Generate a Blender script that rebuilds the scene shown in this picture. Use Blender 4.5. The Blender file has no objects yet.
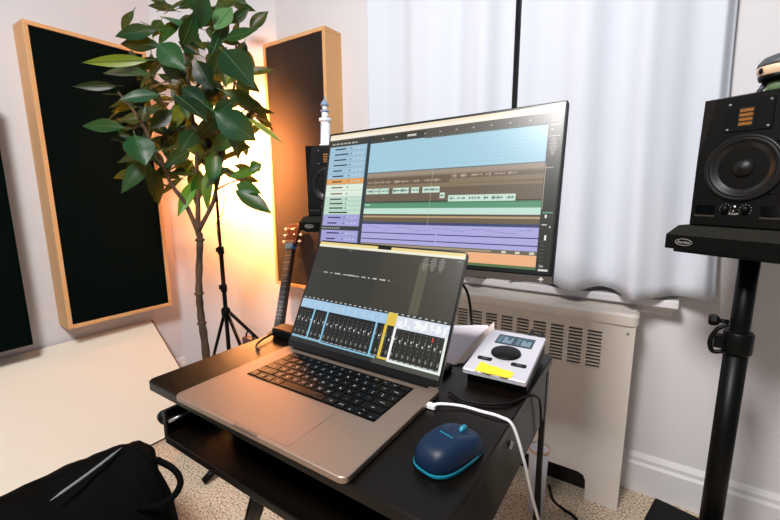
import bpy, bmesh, math, random
from math import sin, cos, pi, radians
from mathutils import Vector, Matrix, Euler
random.seed(7)
sc = bpy.context.scene
C = sc.collection

# ------------------------------------------------------------ materials
def lin(c):
    return tuple(((v/12.92) if v <= .04045 else ((v+.055)/1.055)**2.4) for v in c)
def rgb(h):
    h = h.lstrip('#'); return lin(tuple(int(h[i:i+2], 16)/255 for i in (0, 2, 4)))
def mat(name, col, rough=.6, metal=0, spec=.5, coat=0, noise=None, bump=None, sheen=0, trans=0, alpha=1, subsurf=0, emit=None, estr=0):
    m = bpy.data.materials.new(name); m.use_nodes = True
    nt = m.node_tree; b = nt.nodes['Principled BSDF']
    c = rgb(col) if isinstance(col, str) else col
    b.inputs['Base Color'].default_value = (*c, 1)
    b.inputs['Roughness'].default_value = rough
    b.inputs['Metallic'].default_value = metal
    b.inputs['Specular IOR Level'].default_value = spec
    b.inputs['Coat Weight'].default_value = coat
    b.inputs['Sheen Weight'].default_value = sheen
    b.inputs['Transmission Weight'].default_value = trans
    b.inputs['Alpha'].default_value = alpha
    if subsurf: b.inputs['Subsurface Weight'].default_value = subsurf
    if emit:
        b.inputs['Emission Color'].default_value = (*rgb(emit), 1); b.inputs['Emission Strength'].default_value = estr
    tc = nt.nodes.new('ShaderNodeTexCoord')
    if noise:   # (scale, other colour, detail, (sx,sy,sz))
        mp = nt.nodes.new('ShaderNodeMapping'); mp.inputs['Scale'].default_value = noise[3] if len(noise) > 3 else (1, 1, 1)
        n = nt.nodes.new('ShaderNodeTexNoise'); n.inputs['Scale'].default_value = noise[0]; n.inputs['Detail'].default_value = noise[2]
        r = nt.nodes.new('ShaderNodeValToRGB'); r.color_ramp.elements[0].position = .35; r.color_ramp.elements[1].position = .65
        r.color_ramp.elements[0].color = (*rgb(noise[1]), 1); r.color_ramp.elements[1].color = (*c, 1)
        nt.links.new(tc.outputs['Object'], mp.inputs[0]); nt.links.new(mp.outputs[0], n.inputs['Vector'])
        nt.links.new(n.outputs['Fac'], r.inputs[0]); nt.links.new(r.outputs[0], b.inputs['Base Color'])
    if bump:    # (scale, strength, distance)
        n = nt.nodes.new('ShaderNodeTexNoise'); n.inputs['Scale'].default_value = bump[0]; n.inputs['Detail'].default_value = 4
        bp = nt.nodes.new('ShaderNodeBump'); bp.inputs['Strength'].default_value = bump[1]; bp.inputs['Distance'].default_value = bump[2]
        nt.links.new(tc.outputs['Object'], n.inputs['Vector']); nt.links.new(n.outputs['Fac'], bp.inputs['Height']); nt.links.new(bp.outputs[0], b.inputs['Normal'])
    return m

M = {}
M['wall'] = mat('wall_paint', '#dcd9dc', .75, bump=(60, .15, .002))
M['trimw'] = mat('trim_paint', '#e2dfe1', .45)
M['wood'] = mat('pale_pine', '#e0b07a', .5, noise=(6, '#d39d66', 6, (1, 1, .12)))
M['fabric'] = mat('black_acoustic_fabric', '#040d0b', .95, spec=.05, bump=(900, .3, .001), sheen=0)
M['fabric_lamplit'] = mat('black_acoustic_fabric_lamplit_tint', '#1a0f0a', .9, spec=.1, bump=(900, .3, .001), sheen=.3)  # black fabric, browned in its colour to carry the lamp's glow
M['curtain'] = mat('curtain_cloth', '#d2d7e1', .85, spec=.2, bump=(500, .2, .0005))
M['radiator'] = mat('radiator_enamel', '#e8ded5', .5, bump=(40, .05, .001))
M['slot'] = mat('slot_shade', '#4a4038', .8)
M['black'] = mat('black_plastic', '#070808', .45, spec=.16)
M['blackm'] = mat('black_metal', '#060707', .4, spec=.16)
M['desk'] = mat('dark_stained_board', '#070504', .31, spec=.2, noise=(9, '#0d0704', 5, (.2, 3, 1)))
M['alu'] = mat('laptop_aluminium', '#ad998a', .40, metal=.85)
M['aluedge'] = mat('laptop_edge', '#8c8480', .35, metal=.9)
M['key'] = mat('key_black', '#040405', .36, spec=.22)
M['keyleg'] = mat('key_legend', '#c8c8c8', .6)
M['bezel'] = mat('screen_bezel', '#070808', .25)
M['chin'] = mat('monitor_chin', '#3c342f', .4)
M['white'] = mat('white_plastic', '#eceaea', .4)
M['cable'] = mat('black_rubber', '#050505', .5, spec=.18)
M['wcable'] = mat('white_rubber', '#e6e6e8', .45)
M['leaf'] = None
M['bark'] = mat('bark', '#573f2a', .85, noise=(30, '#2e2016', 6, (1, 1, .3)), bump=(60, .7, .004))
M['pot'] = mat('black_nursery_pot', '#1b1b1b', .5)
M['soil'] = mat('soil', '#2a1d14', .95, noise=(60, '#140e0a', 5))
M['board'] = mat('white_laminate', '#e2dccd', .5)
M['boardedge'] = mat('brown_board_edge', '#6b4631', .6)
M['bag'] = mat('black_nylon', '#030404', .75, spec=.06, bump=(14, .5, .012))
M['bagtrim'] = mat('grey_reflective_trim', '#7a7f86', .4)
M['silver'] = mat('silver_plate', '#cdccd4', .4, metal=.35)
M['steel'] = mat('steel', '#b9bcc0', .3, metal=.9)
M['tape'] = mat('yellow_tape', '#f1cd2a', .6)
M['mouse'] = mat('navy_plastic', '#061a30', .45, spec=.25, noise=(8, '#08213c', 3))
M['teal'] = mat('teal_plastic', '#14788c', .35)
M['cab'] = mat('speaker_cabinet', '#060706', .5, spec=.18, bump=(300, .25, .0006))
M['cone'] = mat('woofer_cone', '#161514', .25, spec=.7)
M['rubber'] = mat('woofer_surround', '#0a0b0b', .45, spec=.35)
M['gold'] = mat('ribbon_gold', '#8a5618', .5, metal=.3)
M['foam'] = mat('charcoal_foam', '#0b0d0b', .95, spec=.1, bump=(260, .6, .002))
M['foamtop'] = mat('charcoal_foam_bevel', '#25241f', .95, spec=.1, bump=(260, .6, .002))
M['rose'] = mat('rosewood', '#33332f', .6)
M['head'] = mat('headstock_wood', '#3a1a12', .35, noise=(20, '#28110c', 4, (1, 1, .2)))
M['spruce'] = mat('guitar_top', '#c88b4a', .35)
M['bluecloth'] = mat('blue_capo', '#1f5f96', .6)
M['ivory'] = mat('ivory', '#e8e0cf', .4)
M['paper'] = mat('white_paper', '#e4e1ea', .8)
M['pinkpaper'] = mat('cream_paper', '#dccbc4', .8)
M['lhwhite'] = mat('lighthouse_white', '#e9ecf2', .5)
M['lhblue'] = mat('lighthouse_blue', '#8199b3', .5)
M['cream'] = mat('toy_cream', '#e8c7a4', .5)
M['grey'] = mat('toy_grey', '#4a4d52', .5)
M['green'] = mat('toy_green', '#5c7350', .6)
M['cup'] = mat('frosted_plastic', '#d7d5dc', .3, alpha=.85)
M['orange'] = mat('orange_band', '#c79a80', .5)
M['leather'] = mat('brown_leather', '#4a2c25', .5)
M['glass_and_shade'] = mat('night_glass_and_hole_shade', '#06080a', .15)  # dark pane; also painted shade in the radiator opening and speaker, guitar holes
M['pale'] = mat('led_red', '#ff5040', .5, emit='#ff4030', estr=1.5)
M['ledw'] = mat('led_white', '#ffffff', .5, emit='#ffffff', estr=1.2)
M['ledg'] = mat('led_green', '#d0ffe0', .5, emit='#c8ffe0', estr=1.2)
M['logo'] = mat('badge_print', '#b9b4b0', .5)
M['lampface'] = mat('led_diffuser', '#fff2d8', .5, emit='#ffd9a0', estr=6)
M['lcd'] = None

def leaf_mat():
    m = mat('leaf_green', '#143c22', .36, spec=.22)
    nt = m.node_tree; b = nt.nodes['Principled BSDF']
    at = nt.nodes.new('ShaderNodeAttribute'); at.attribute_name = 'col'
    nt.links.new(at.outputs['Color'], b.inputs['Base Color'])
    out = nt.nodes['Material Output']
    tr = nt.nodes.new('ShaderNodeBsdfTranslucent'); tr.inputs['Color'].default_value = (*rgb('#8c9418'), 1)
    mx = nt.nodes.new('ShaderNodeMixShader'); mx.inputs[0].default_value = .13
    nt.links.new(b.outputs[0], mx.inputs[1]); nt.links.new(tr.outputs[0], mx.inputs[2]); nt.links.new(mx.outputs[0], out.inputs['Surface'])
    return m
M['leaf'] = leaf_mat()
def screen_mat(name, strength, rough=.3):
    m = mat(name, '#050505', rough, spec=.5)
    nt = m.node_tree; b = nt.nodes['Principled BSDF']
    at = nt.nodes.new('ShaderNodeAttribute'); at.attribute_name = 'col'
    nt.links.new(at.outputs['Color'], b.inputs['Emission Color']); b.inputs['Emission Strength'].default_value = strength
    return m
M['screen'] = screen_mat('monitor_pixels', .92)
M['lapscreen'] = screen_mat('laptop_pixels', .92)
M['lcd'] = screen_mat('small_lcd', .7)

def carpet():
    m = mat('carpet', '#c9b59c', .95, spec=.1); nt = m.node_tree; b = nt.nodes['Principled BSDF']
    tc = nt.nodes.new('ShaderNodeTexCoord')
    n = nt.nodes.new('ShaderNodeTexNoise'); n.inputs['Scale'].default_value = 150; n.inputs['Detail'].default_value = 4
    r = nt.nodes.new('ShaderNodeValToRGB')
    e = r.color_ramp.elements; e[0].position = .34; e[0].color = (*rgb('#644630'), 1); e[1].position = .64; e[1].color = (*rgb('#e6d8c4'), 1)
    k = e.new(.44); k.color = (*rgb('#c4ae94'), 1)
    n2 = nt.nodes.new('ShaderNodeTexNoise'); n2.inputs['Scale'].default_value = 240
    bp = nt.nodes.new('ShaderNodeBump'); bp.inputs['Strength'].default_value = .8; bp.inputs['Distance'].default_value = .006
    L = nt.links.new
    L(tc.outputs['Object'], n.inputs['Vector']); L(n.outputs['Fac'], r.inputs[0]); L(r.outputs[0], b.inputs['Base Color'])
    L(tc.outputs['Object'], n2.inputs['Vector']); L(n2.outputs['Fac'], bp.inputs['Height']); L(bp.outputs[0], b.inputs['Normal'])
    return m
M['carpet'] = carpet()

# ------------------------------------------------------------ mesh builder
class MB:
    def __init__(s): s.v = []; s.f = []; s.m = []; s.sm = []; s.c = []; s.mats = []; s.T = Matrix.Identity(4)
    def mi(s, m):
        if m not in s.mats: s.mats.append(m)
        return s.mats.index(m)
    def add(s, vs, fs, m, smooth=False, col=None):
        o = len(s.v); i = s.mi(m)
        s.v += [tuple(s.T @ Vector(v)) for v in vs]
        for f in fs: s.f.append([o+k for k in f]); s.m.append(i); s.sm.append(smooth); s.c.append(col)
        return s
    def box(s, x0, x1, y0, y1, z0, z1, m, col=None):
        return s.add([(x0,y0,z0),(x1,y0,z0),(x1,y1,z0),(x0,y1,z0),(x0,y0,z1),(x1,y0,z1),(x1,y1,z1),(x0,y1,z1)],
              [(0,3,2,1),(4,5,6,7),(0,1,5,4),(1,2,6,5),(2,3,7,6),(3,0,4,7)], m, col=col)
    def rbox(s, x0, x1, y0, y1, z0, z1, r, m, n=4, bev=0, axis='z'):   # rounded in plan
        pts = []
        if axis == 'z': a0, a1, b0, b1 = x0, x1, y0, y1
        elif axis == 'y': a0, a1, b0, b1 = x0, x1, z0, z1
        else: a0, a1, b0, b1 = y0, y1, z0, z1
        def ring(d):
            q = []
            rr = max(r-d, .0001)
            for cx, cy, st in ((a1-r, b1-r, 0), (a0+r, b1-r, 90), (a0+r, b0+r, 180), (a1-r, b0+r, 270)):
                for k in range(n+1):
                    t = radians(st+90*k/n); q.append((cx+rr*cos(t), cy+rr*sin(t)))
            return q
        if axis == 'z': lo, hi = z0, z1; P = lambda p, h: (p[0], p[1], h)
        elif axis == 'y': lo, hi = y0, y1; P = lambda p, h: (p[0], h, p[1])
        else: lo, hi = x0, x1; P = lambda p, h: (h, p[0], p[1])
        rings = [(bev, lo), (0, lo+bev), (0, hi-bev), (bev, hi)] if bev else [(0, lo), (0, hi)]
        vs = []; N = 4*(n+1)
        for d, h in rings: vs += [P(p, h) for p in ring(d)]
        fs = []
        for k in range(len(rings)-1):
            for j in range(N):
                a, b = k*N+j, k*N+(j+1) % N
                fs.append((a, b, b+N, a+N) if axis != 'y' else (a, a+N, b+N, b))
        e = (len(rings)-1)*N
        if axis != 'y': fs += [tuple(reversed(range(N))), tuple(range(e, e+N))]
        else: fs += [tuple(range(N)), tuple(reversed(range(e, e+N)))]
        return s.add(vs, fs, m)
    def quad(s, a, b, c, d, m, col=None): return s.add([a, b, c, d], [(0, 1, 2, 3)], m, col=col)
    def tube(s, pts, rad, m, n=10, smooth=True, cap=True):
        pts = [Vector(p) for p in pts]; k = len(pts)
        if not hasattr(rad, '__len__'): rad = [rad]*k
        vs = []; up = None
        for i, p in enumerate(pts):
            t = (pts[min(i+1, k-1)]-pts[max(i-1, 0)]).normalized()
            if up is None:
                up = Vector((0, 0, 1)) if abs(t.z) < .9 else Vector((1, 0, 0))
            x = t.cross(up).normalized(); up = x.cross(t).normalized()
            for j in range(n):
                a = 2*pi*j/n; vs.append(tuple(p+rad[i]*(cos(a)*x+sin(a)*up)))
        fs = []
        for i in range(k-1):
            for j in range(n):
                a, b = i*n+j, i*n+(j+1) % n; fs.append((a, b, b+n, a+n))
        if cap: fs += [tuple(reversed(range(n))), tuple(range((k-1)*n, k*n))]
        return s.add(vs, fs, m, smooth)
    def lathe(s, prof, m, n=32, smooth=True, o=(0, 0, 0), axis='z', cap=True):  # prof [(r,h)]
        vs = []
        for r, h in prof:
            for j in range(n):
                a = 2*pi*j/n
                p = (r*cos(a), r*sin(a), h)
                if axis == 'y': p = (r*cos(a), h, r*sin(a))
                if axis == 'x': p = (h, r*cos(a), r*sin(a))
                vs.append((p[0]+o[0], p[1]+o[1], p[2]+o[2]))
        fs = []; k = len(prof); fl = axis == 'y'
        for i in range(k-1):
            for j in range(n):
                a, b = i*n+j, i*n+(j+1) % n; q = (a, b, b+n, a+n); fs.append(q[::-1] if fl else q)
        if cap:
            q = [tuple(reversed(range(n))), tuple(range((k-1)*n, k*n))]
            fs += [t[::-1] for t in q] if fl else q
        return s.add(vs, fs, m, smooth)
    def build(s, name, parent=None, bevel=0, seg=2, subsurf=0, solid=0):
        me = bpy.data.meshes.new(name); me.from_pydata(s.v, [], s.f)
        for m in s.mats: me.materials.append(m)
        me.polygons.foreach_set('material_index', s.m); me.polygons.foreach_set('use_smooth', s.sm)
        if any(c is not None for c in s.c):
            ca = me.color_attributes.new('col', 'FLOAT_COLOR', 'CORNER'); k = 0
            for p in me.polygons:
                c = s.c[p.index] or (0, 0, 0)
                for _ in p.loop_indices: ca.data[k].color = (*c, 1); k += 1
        me.update()
        o = bpy.data.objects.new(name, me); C.objects.link(o)
        if parent: o.parent = parent
        if bevel:
            b = o.modifiers.new('b', 'BEVEL'); b.width = bevel; b.segments = seg; b.limit_method = 'ANGLE'; b.angle_limit = radians(40)
        if solid:
            q = o.modifiers.new('s', 'SOLIDIFY'); q.thickness = solid
        if subsurf:
            q = o.modifiers.new('u', 'SUBSURF'); q.levels = subsurf; q.render_levels = subsurf
        return o

def cat(pts, n=6):   # Catmull-Rom
    P = [Vector(p) for p in pts]; P = [2*P[0]-P[1]]+P+[2*P[-1]-P[-2]]; out = []
    for i in range(1, len(P)-2):
        for k in range(n):
            t = k/n; a, b, c, d = P[i-1:i+3]
            out.append(.5*((2*b)+(c-a)*t+(2*a-5*b+4*c-d)*t*t+(3*b-a-3*c+d)*t**3))
    out.append(P[-2]); return out
_glyph = {}
def text_geo(txt, size, align='CENTER'):
    k = (txt, size, align)
    if k in _glyph: return _glyph[k]
    cu = bpy.data.curves.new('t', 'FONT'); cu.body = txt; cu.size = size; cu.align_x = align; cu.align_y = 'CENTER'; cu.resolution_u = 2
    o = bpy.data.objects.new('t', cu); C.objects.link(o); bpy.context.view_layer.update()
    me = o.evaluated_get(bpy.context.evaluated_depsgraph_get()).to_mesh()
    r = ([tuple(v.co) for v in me.vertices], [tuple(p.vertices) for p in me.polygons])
    o.to_mesh_clear() if hasattr(o, 'to_mesh_clear') else None
    bpy.data.objects.remove(o); bpy.data.curves.remove(cu)
    _glyph[k] = r; return r
def empty(name, loc, rz=0, label=None, cat_=None, group=None, rot=None):
    o = bpy.data.objects.new(name, None); C.objects.link(o); o.location = loc
    o.rotation_euler = rot if rot else (0, 0, rz); o.empty_display_size = .05
    if label: tag(o, label, cat_, group)
    return o
def tag(o, label, cat_, group=None):
    o['label'] = label; o['category'] = cat_
    if group: o['group'] = group
    return o
def struct(o): o['kind'] = 'structure'; return o

# ------------------------------------------------------------ room
WX, WY = -2.14, 1.525            # left wall plane, window wall plane
CX, CY = -1.712, 1.107           # ends of the slanted corner
b = MB(); b.box(-2.6, 2.4, -2.2, WY+.15, -.05, 0, M['carpet']); struct(b.build('floor'))
b = MB(); b.box(WX-.12, WX, -2.2, CY, 0, 2.5, M['wall']); struct(b.build('wall_left'))
b = MB()   # window wall with opening x -.95..-.02, z .705..1.95
ox0, ox1, oz0, oz1 = -1.0, .02, .70, 2.1
b.box(CX, ox0, WY, WY+.12, 0, 2.5, M['wall']); b.box(ox1, 2.4, WY, WY+.12, 0, 2.5, M['wall'])
b.box(ox0, ox1, WY, WY+.12, 0, oz0, M['wall']); b.box(ox0, ox1, WY, WY+.12, oz1, 2.5, M['wall'])
struct(b.build('wall_back'))
b = MB()
b.add([(WX, CY, 0), (CX, WY, 0), (CX, WY+.12, 0), (WX-.12, WY+.12, 0), (WX-.12, CY, 0)] + [(WX, CY, 2.5), (CX, WY, 2.5), (CX, WY+.12, 2.5), (WX-.12, WY+.12, 2.5), (WX-.12, CY, 2.5)],
      [(0, 1, 6, 5), (1, 2, 7, 6), (2, 3, 8, 7), (3, 4, 9, 8), (4, 0, 5, 9), (4, 3, 2, 1, 0), (5, 6, 7, 8, 9)], M['wall'])
struct(b.build('wall_corner'))
def baseb(name, p0, p1, nrm):
    b = MB(); p0 = Vector(p0); p1 = Vector(p1); n = Vector(nrm)
    prof = [(0, 0), (.018, 0), (.018, .105), (.012, .115), (.012, .128), (.004, .143), (0, .143)]
    vs = [tuple((p0+n*d)[:2])+(z,) for d, z in prof]+[tuple((p1+n*d)[:2])+(z,) for d, z in prof]
    k = len(prof); b.add(vs, [(i, i+k, i+k+1, i+1) for i in range(k-1)]+[tuple(range(k))[::-1], tuple(range(k, 2*k))], M['trimw'])
    return struct(b.build(name))
baseb('baseboard_back', (-.02, WY, 0), (2.4, WY, 0), (0, -1, 0))
baseb('baseboard_left', (WX, CY, 0), (WX, -2.2, 0), (1, 0, 0))
# window behind the curtains
w = MB()
for x0, x1, z0, z1 in ((ox0, ox1, oz0, oz0+.05), (ox0, ox1, oz1-.05, oz1), (ox0, ox0+.05, oz0+.05, oz1-.05), (ox1-.05, ox1, oz0+.05, oz1-.05), (-.51, -.47, oz0+.05, oz1-.05)):
    w.box(x0, x1, WY+.04, WY+.09, z0, z1, M['trimw'])
w.box(ox0+.05, ox1-.05, WY+.06, WY+.066, oz0+.05, oz1-.05, M['glass_and_shade'])
struct(w.build('window_1'))
b = MB()   # sill board with apron moulding
b.rbox(-1.12, .085, WY-.075, WY, .690, .715, .004, M['trimw'], 3)
b.box(-1.09, .075, WY-.03, WY, .655, .690, M['trimw']); b.box(-1.09, .078, WY-.045, WY-.03, .675, .690, M['trimw'])
struct(b.build('trim_1', bevel=.003))

# ------------------------------------------------------------ curtains
def curtain(name, x0, x1, label, phase, bot0, bot1, flare=0, nf=2.6):
    b = MB(); nx, nz = 150, 40; vs = []
    for j in range(nz+1):
        t = j/nz
        for i in range(nx+1):
            u = i/nx
            fold = .5+.5*sin(u*2*pi*nf+phase+.7*sin(u*7+phase))
            z = (bot0+(bot1-bot0)*u-.007*(fold-.5)*2)*(1-t)+2.3*t
            low = max(0, 1-(z-.7)/.5)
            amp = .019+.018*low**1.3+.004*sin(u*23)
            y = WY-.075-amp*(fold*2-1)-.0022*sin(u*2*pi*8.3+phase*2)*(.5+low)-.028*low
            ed = max(0, (abs(u-.5)*2-.9)/.1) if ((u > .5) == (x1 > -.2)) else 0
            y += .05*ed*ed*(3-2*ed)
            x = x0+(x1-x0)*u+flare*(1-t)**2*u
            vs.append((x, y, z))
    fs = [(j*(nx+1)+i, j*(nx+1)+i+1, (j+1)*(nx+1)+i+1, (j+1)*(nx+1)+i) for j in range(nz) for i in range(nx)]
    b.add(vs, fs, M['curtain'], True)
    o = b.build(name, solid=.002)
    return tag(o, label, 'curtain', 'white window curtains')
curtain('curtain', -1.09, -.457, 'white curtain left of the narrow dark gap, behind the monitor', .6, .74, .738)
curtain('curtain', -.432, .125, 'white curtain right of the dark gap, hem over the sill near the radiator', 2.6, .736, .722, .045)

# ------------------------------------------------------------ acoustic panels
def panel(loc, rz, label, fab, fr=None, w=.414, h=1.2, d=.11, fw=.016):   # local: x along wall, -y out of the wall, z up; origin back-bottom-left
    root = empty('sound_absorber', loc, rz, label, 'acoustic panel', 'wall mounted acoustic panels')
    fr = fr or M['wood']; f = MB(); f.box(0, w, -d, 0, 0, fw, fr); f.box(0, w, -d, 0, h-fw, h, fr)
    f.box(0, fw, -d, 0, fw, h-fw, fr); f.box(w-fw, w, -d, 0, fw, h-fw, fr)
    f.build('frame', root, bevel=.0015)
    g = MB(); g.box(fw, w-fw, -d+.006, -.005, fw, h-fw, fab); g.build('fabric_panel', root)
    return root
panel((WX, .580, .480), pi/2, 'tall pine-framed black acoustic panel above the white board', M['fabric'], w=.438, h=1.215)
panel((WX, .03, .455), pi/2, 'black acoustic panel cut off by the left edge of the photo', M['fabric'], M['fabric'], w=.43, h=.95, fw=.003)
panel((-1.695, WY, .555), 0, 'pine-framed black acoustic panel, tinted brown as lamplight, behind the guitar and left speaker', M['fabric_lamplit'], h=1.215, d=.112, fw=.017)

# ------------------------------------------------------------ leaning white board
t = math.atan2(.455, .387); L = math.hypot(.455, .387)
b = MB(); th = .014
b.box(-.75, .95, 0, 0.001, 0, .001, M['board'])
b = MB()
nrm = Vector((.387, 0, .455)).normalized(); a = Vector((-1.672, 0, .012)); top = Vector((-1.672-.455, 0, .40))
vs = []
for y in (-.9, .955):
    for p in (a, top, top-nrm*th*0.9, a-nrm*th): vs.append((p.x, y, max(p.z, .001)))
b.add(vs, [(0, 1, 5, 4)], M['board']); b.add(vs, [(1, 2, 6, 5), (3, 0, 4, 7), (2, 3, 7, 6), (0, 3, 2, 1), (4, 5, 6, 7)], M['boardedge'])
p0, p1 = a+nrm*.0012, top+nrm*.0012
b.add([(p0.x, .950, p0.z), (p0.x, .9565, p0.z), (p1.x, .9565, p1.z), (p1.x, .950, p1.z)], [(0, 1, 2, 3)], M['boardedge'])
tag(b.build('white_board'), 'large blank white board leaning against the left wall under the panels', 'board')

# ------------------------------------------------------------ radiator cover
RY = 1.372
def radiator():
    root = empty('radiator', (0, RY, 0), 0, 'cream radiator cover with slotted grille below the window sill', 'radiator')
    x0, x1, H, D = -1.02, -.018, .655, WY-RY
    b = MB()
    # front sheet with cut-out between two feet
    out = [(x0, 0), (x0+.1, 0), (x0+.1, .07), (x0+.125, .095), (x1-.125, .095), (x1-.108, .088), (x1-.1, .07), (x1-.098, 0), (x1, 0)]
    gx0, gx1, gz0, gz1 = x0+.06, x1-.088, .478, .606
    b.add([(x, 0, z) for x, z in out]+[(x1, 0, gz0), (x0, 0, gz0)], [tuple(range(len(out)+2))], M['radiator'])
    b.box(x0, x1, 0, .0012, gz1, H, M['radiator'])
    cols = []; n = 15; pitch = (gx1-gx0)/n
    b.box(x0, gx0, 0, .01, gz0, gz1, M['radiator']); b.box(gx1, x1, 0, .01, gz0, gz1, M['radiator'])
    g = MB()
    for k in range(n):
        a = gx0+k*pitch; b.box(a, a+pitch*.27, 0, .01, gz0, gz1, M['radiator'])
        nl = 11; ph = (gz1-gz0)/nl
        for q in range(nl):
            z = gz0+q*ph; g.box(a+pitch*.27, a+pitch, .001, .009, z, z+ph*.42, M['radiator'])
    b.box(x0+.02, x1-.02, .02, .03, .3, H-.02, M['slot'])  # dark backing sheet, its colour stands for shade behind the slots
    b.box(x1-.012, x1, .0015, D-.004, .0, H, M['radiator']); b.box(x0, x0+.012, .0015, D-.004, 0, H, M['radiator'])
    b.box(x0+.1, x1-.1, .05, .06, 0, .2, M['glass_and_shade'])  # added dark sheet that paints the shade inside the foot opening
    b.build('body', root); g.build('grille', root)
    c = MB(); c.rbox(x0-.006, x1+.006, -.008, D-.006, H-.022, H+.022, .02, M['radiator'], 5, .008); c.build('top_cover', root)
    s = MB(); s.lathe([(.004, -.003), (.004, 0)], M['steel'], 10, o=(x1-.02, 0, .615), axis='y'); s.build('screw', root)
radiator()

# ------------------------------------------------------------ desk
def desk():
    root = empty('laptop_desk', (-.44, .56, 0), 0, 'small black laptop desk with a lower tray, standing on the carpet', 'desk')
    def B(): b = MB(); b.T = Matrix.Translation((.44, -.56, 0)); return b
    b = B(); b.rbox(-.735, -.147, .309, .82, .702, .72, .012, M['desk'], 4, .002); b.build('tabletop', root)
    b = B(); b.box(-.160, -.149, .33, .80, .60, .700, M['desk']); b.build('side_panel', root, bevel=.002)
    b = B(); b.box(-.712, -.700, .318, .66, .606, .664, M['desk']); s = b.build('side_panel', root, bevel=.002)
    b = B(); b.box(-.700, -.162, .314, .66, .606, .62, M['desk']); b.build('keyboard_tray', root, bevel=.0015)
    b = B(); b.box(-.655, -.645, .42, .66, .622, .700, M['desk']); b.build('tray_hanger', root)
    b = B(); b.lathe([(.0, -.744), (.011, -.742), (.013, -.730), (.006, -.726), (.006, -.712)], M['black'], 16, o=(0, .333, .636), axis='x', cap=False); kn = b.build('knob', root)
    b = B(); b.tube([(-.698, .322, .644), (-.694, .375, .648)], .003, M['steel'], 8); b.build('bolt', kn)
    b = B(); b.lathe([(.006, -.1495), (.006, -.1455)], M['steel'], 12, o=(0, .539, .681), axis='x'); b.build('screw', root)
    # legs : thin rear post and frame, slanted left leg
    for x in (-.153,):
        b = B(); b.box(x-.005, x+.005, .775, .787, 0, .702, M['blackm']); b.build('leg', root)
    b = B(); b.box(-.158, -.150, .70, .745, .60, .695, M['blackm']); b.build('bracket', root)
    b = B(); b.tube([(-.500, .379, .606), (-.622, .424, .4), (-.846, .508, .016)], .0155, M['blackm'], 12); b.build('leg', root)
    b = B(); b.tube([(-.22, .40, .606), (-.22, .46, .02)], .014, M['blackm'], 12); b.build('leg', root)
    b = B(); b.box(-.70, -.685, .775, .79, 0, .702, M['blackm']); b.build('leg', root)
    b = B(); b.box(-.685, -.158, .778, .788, .12, .14, M['blackm']); b.build('crossbar', root)
desk()
DZ = .72

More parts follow.
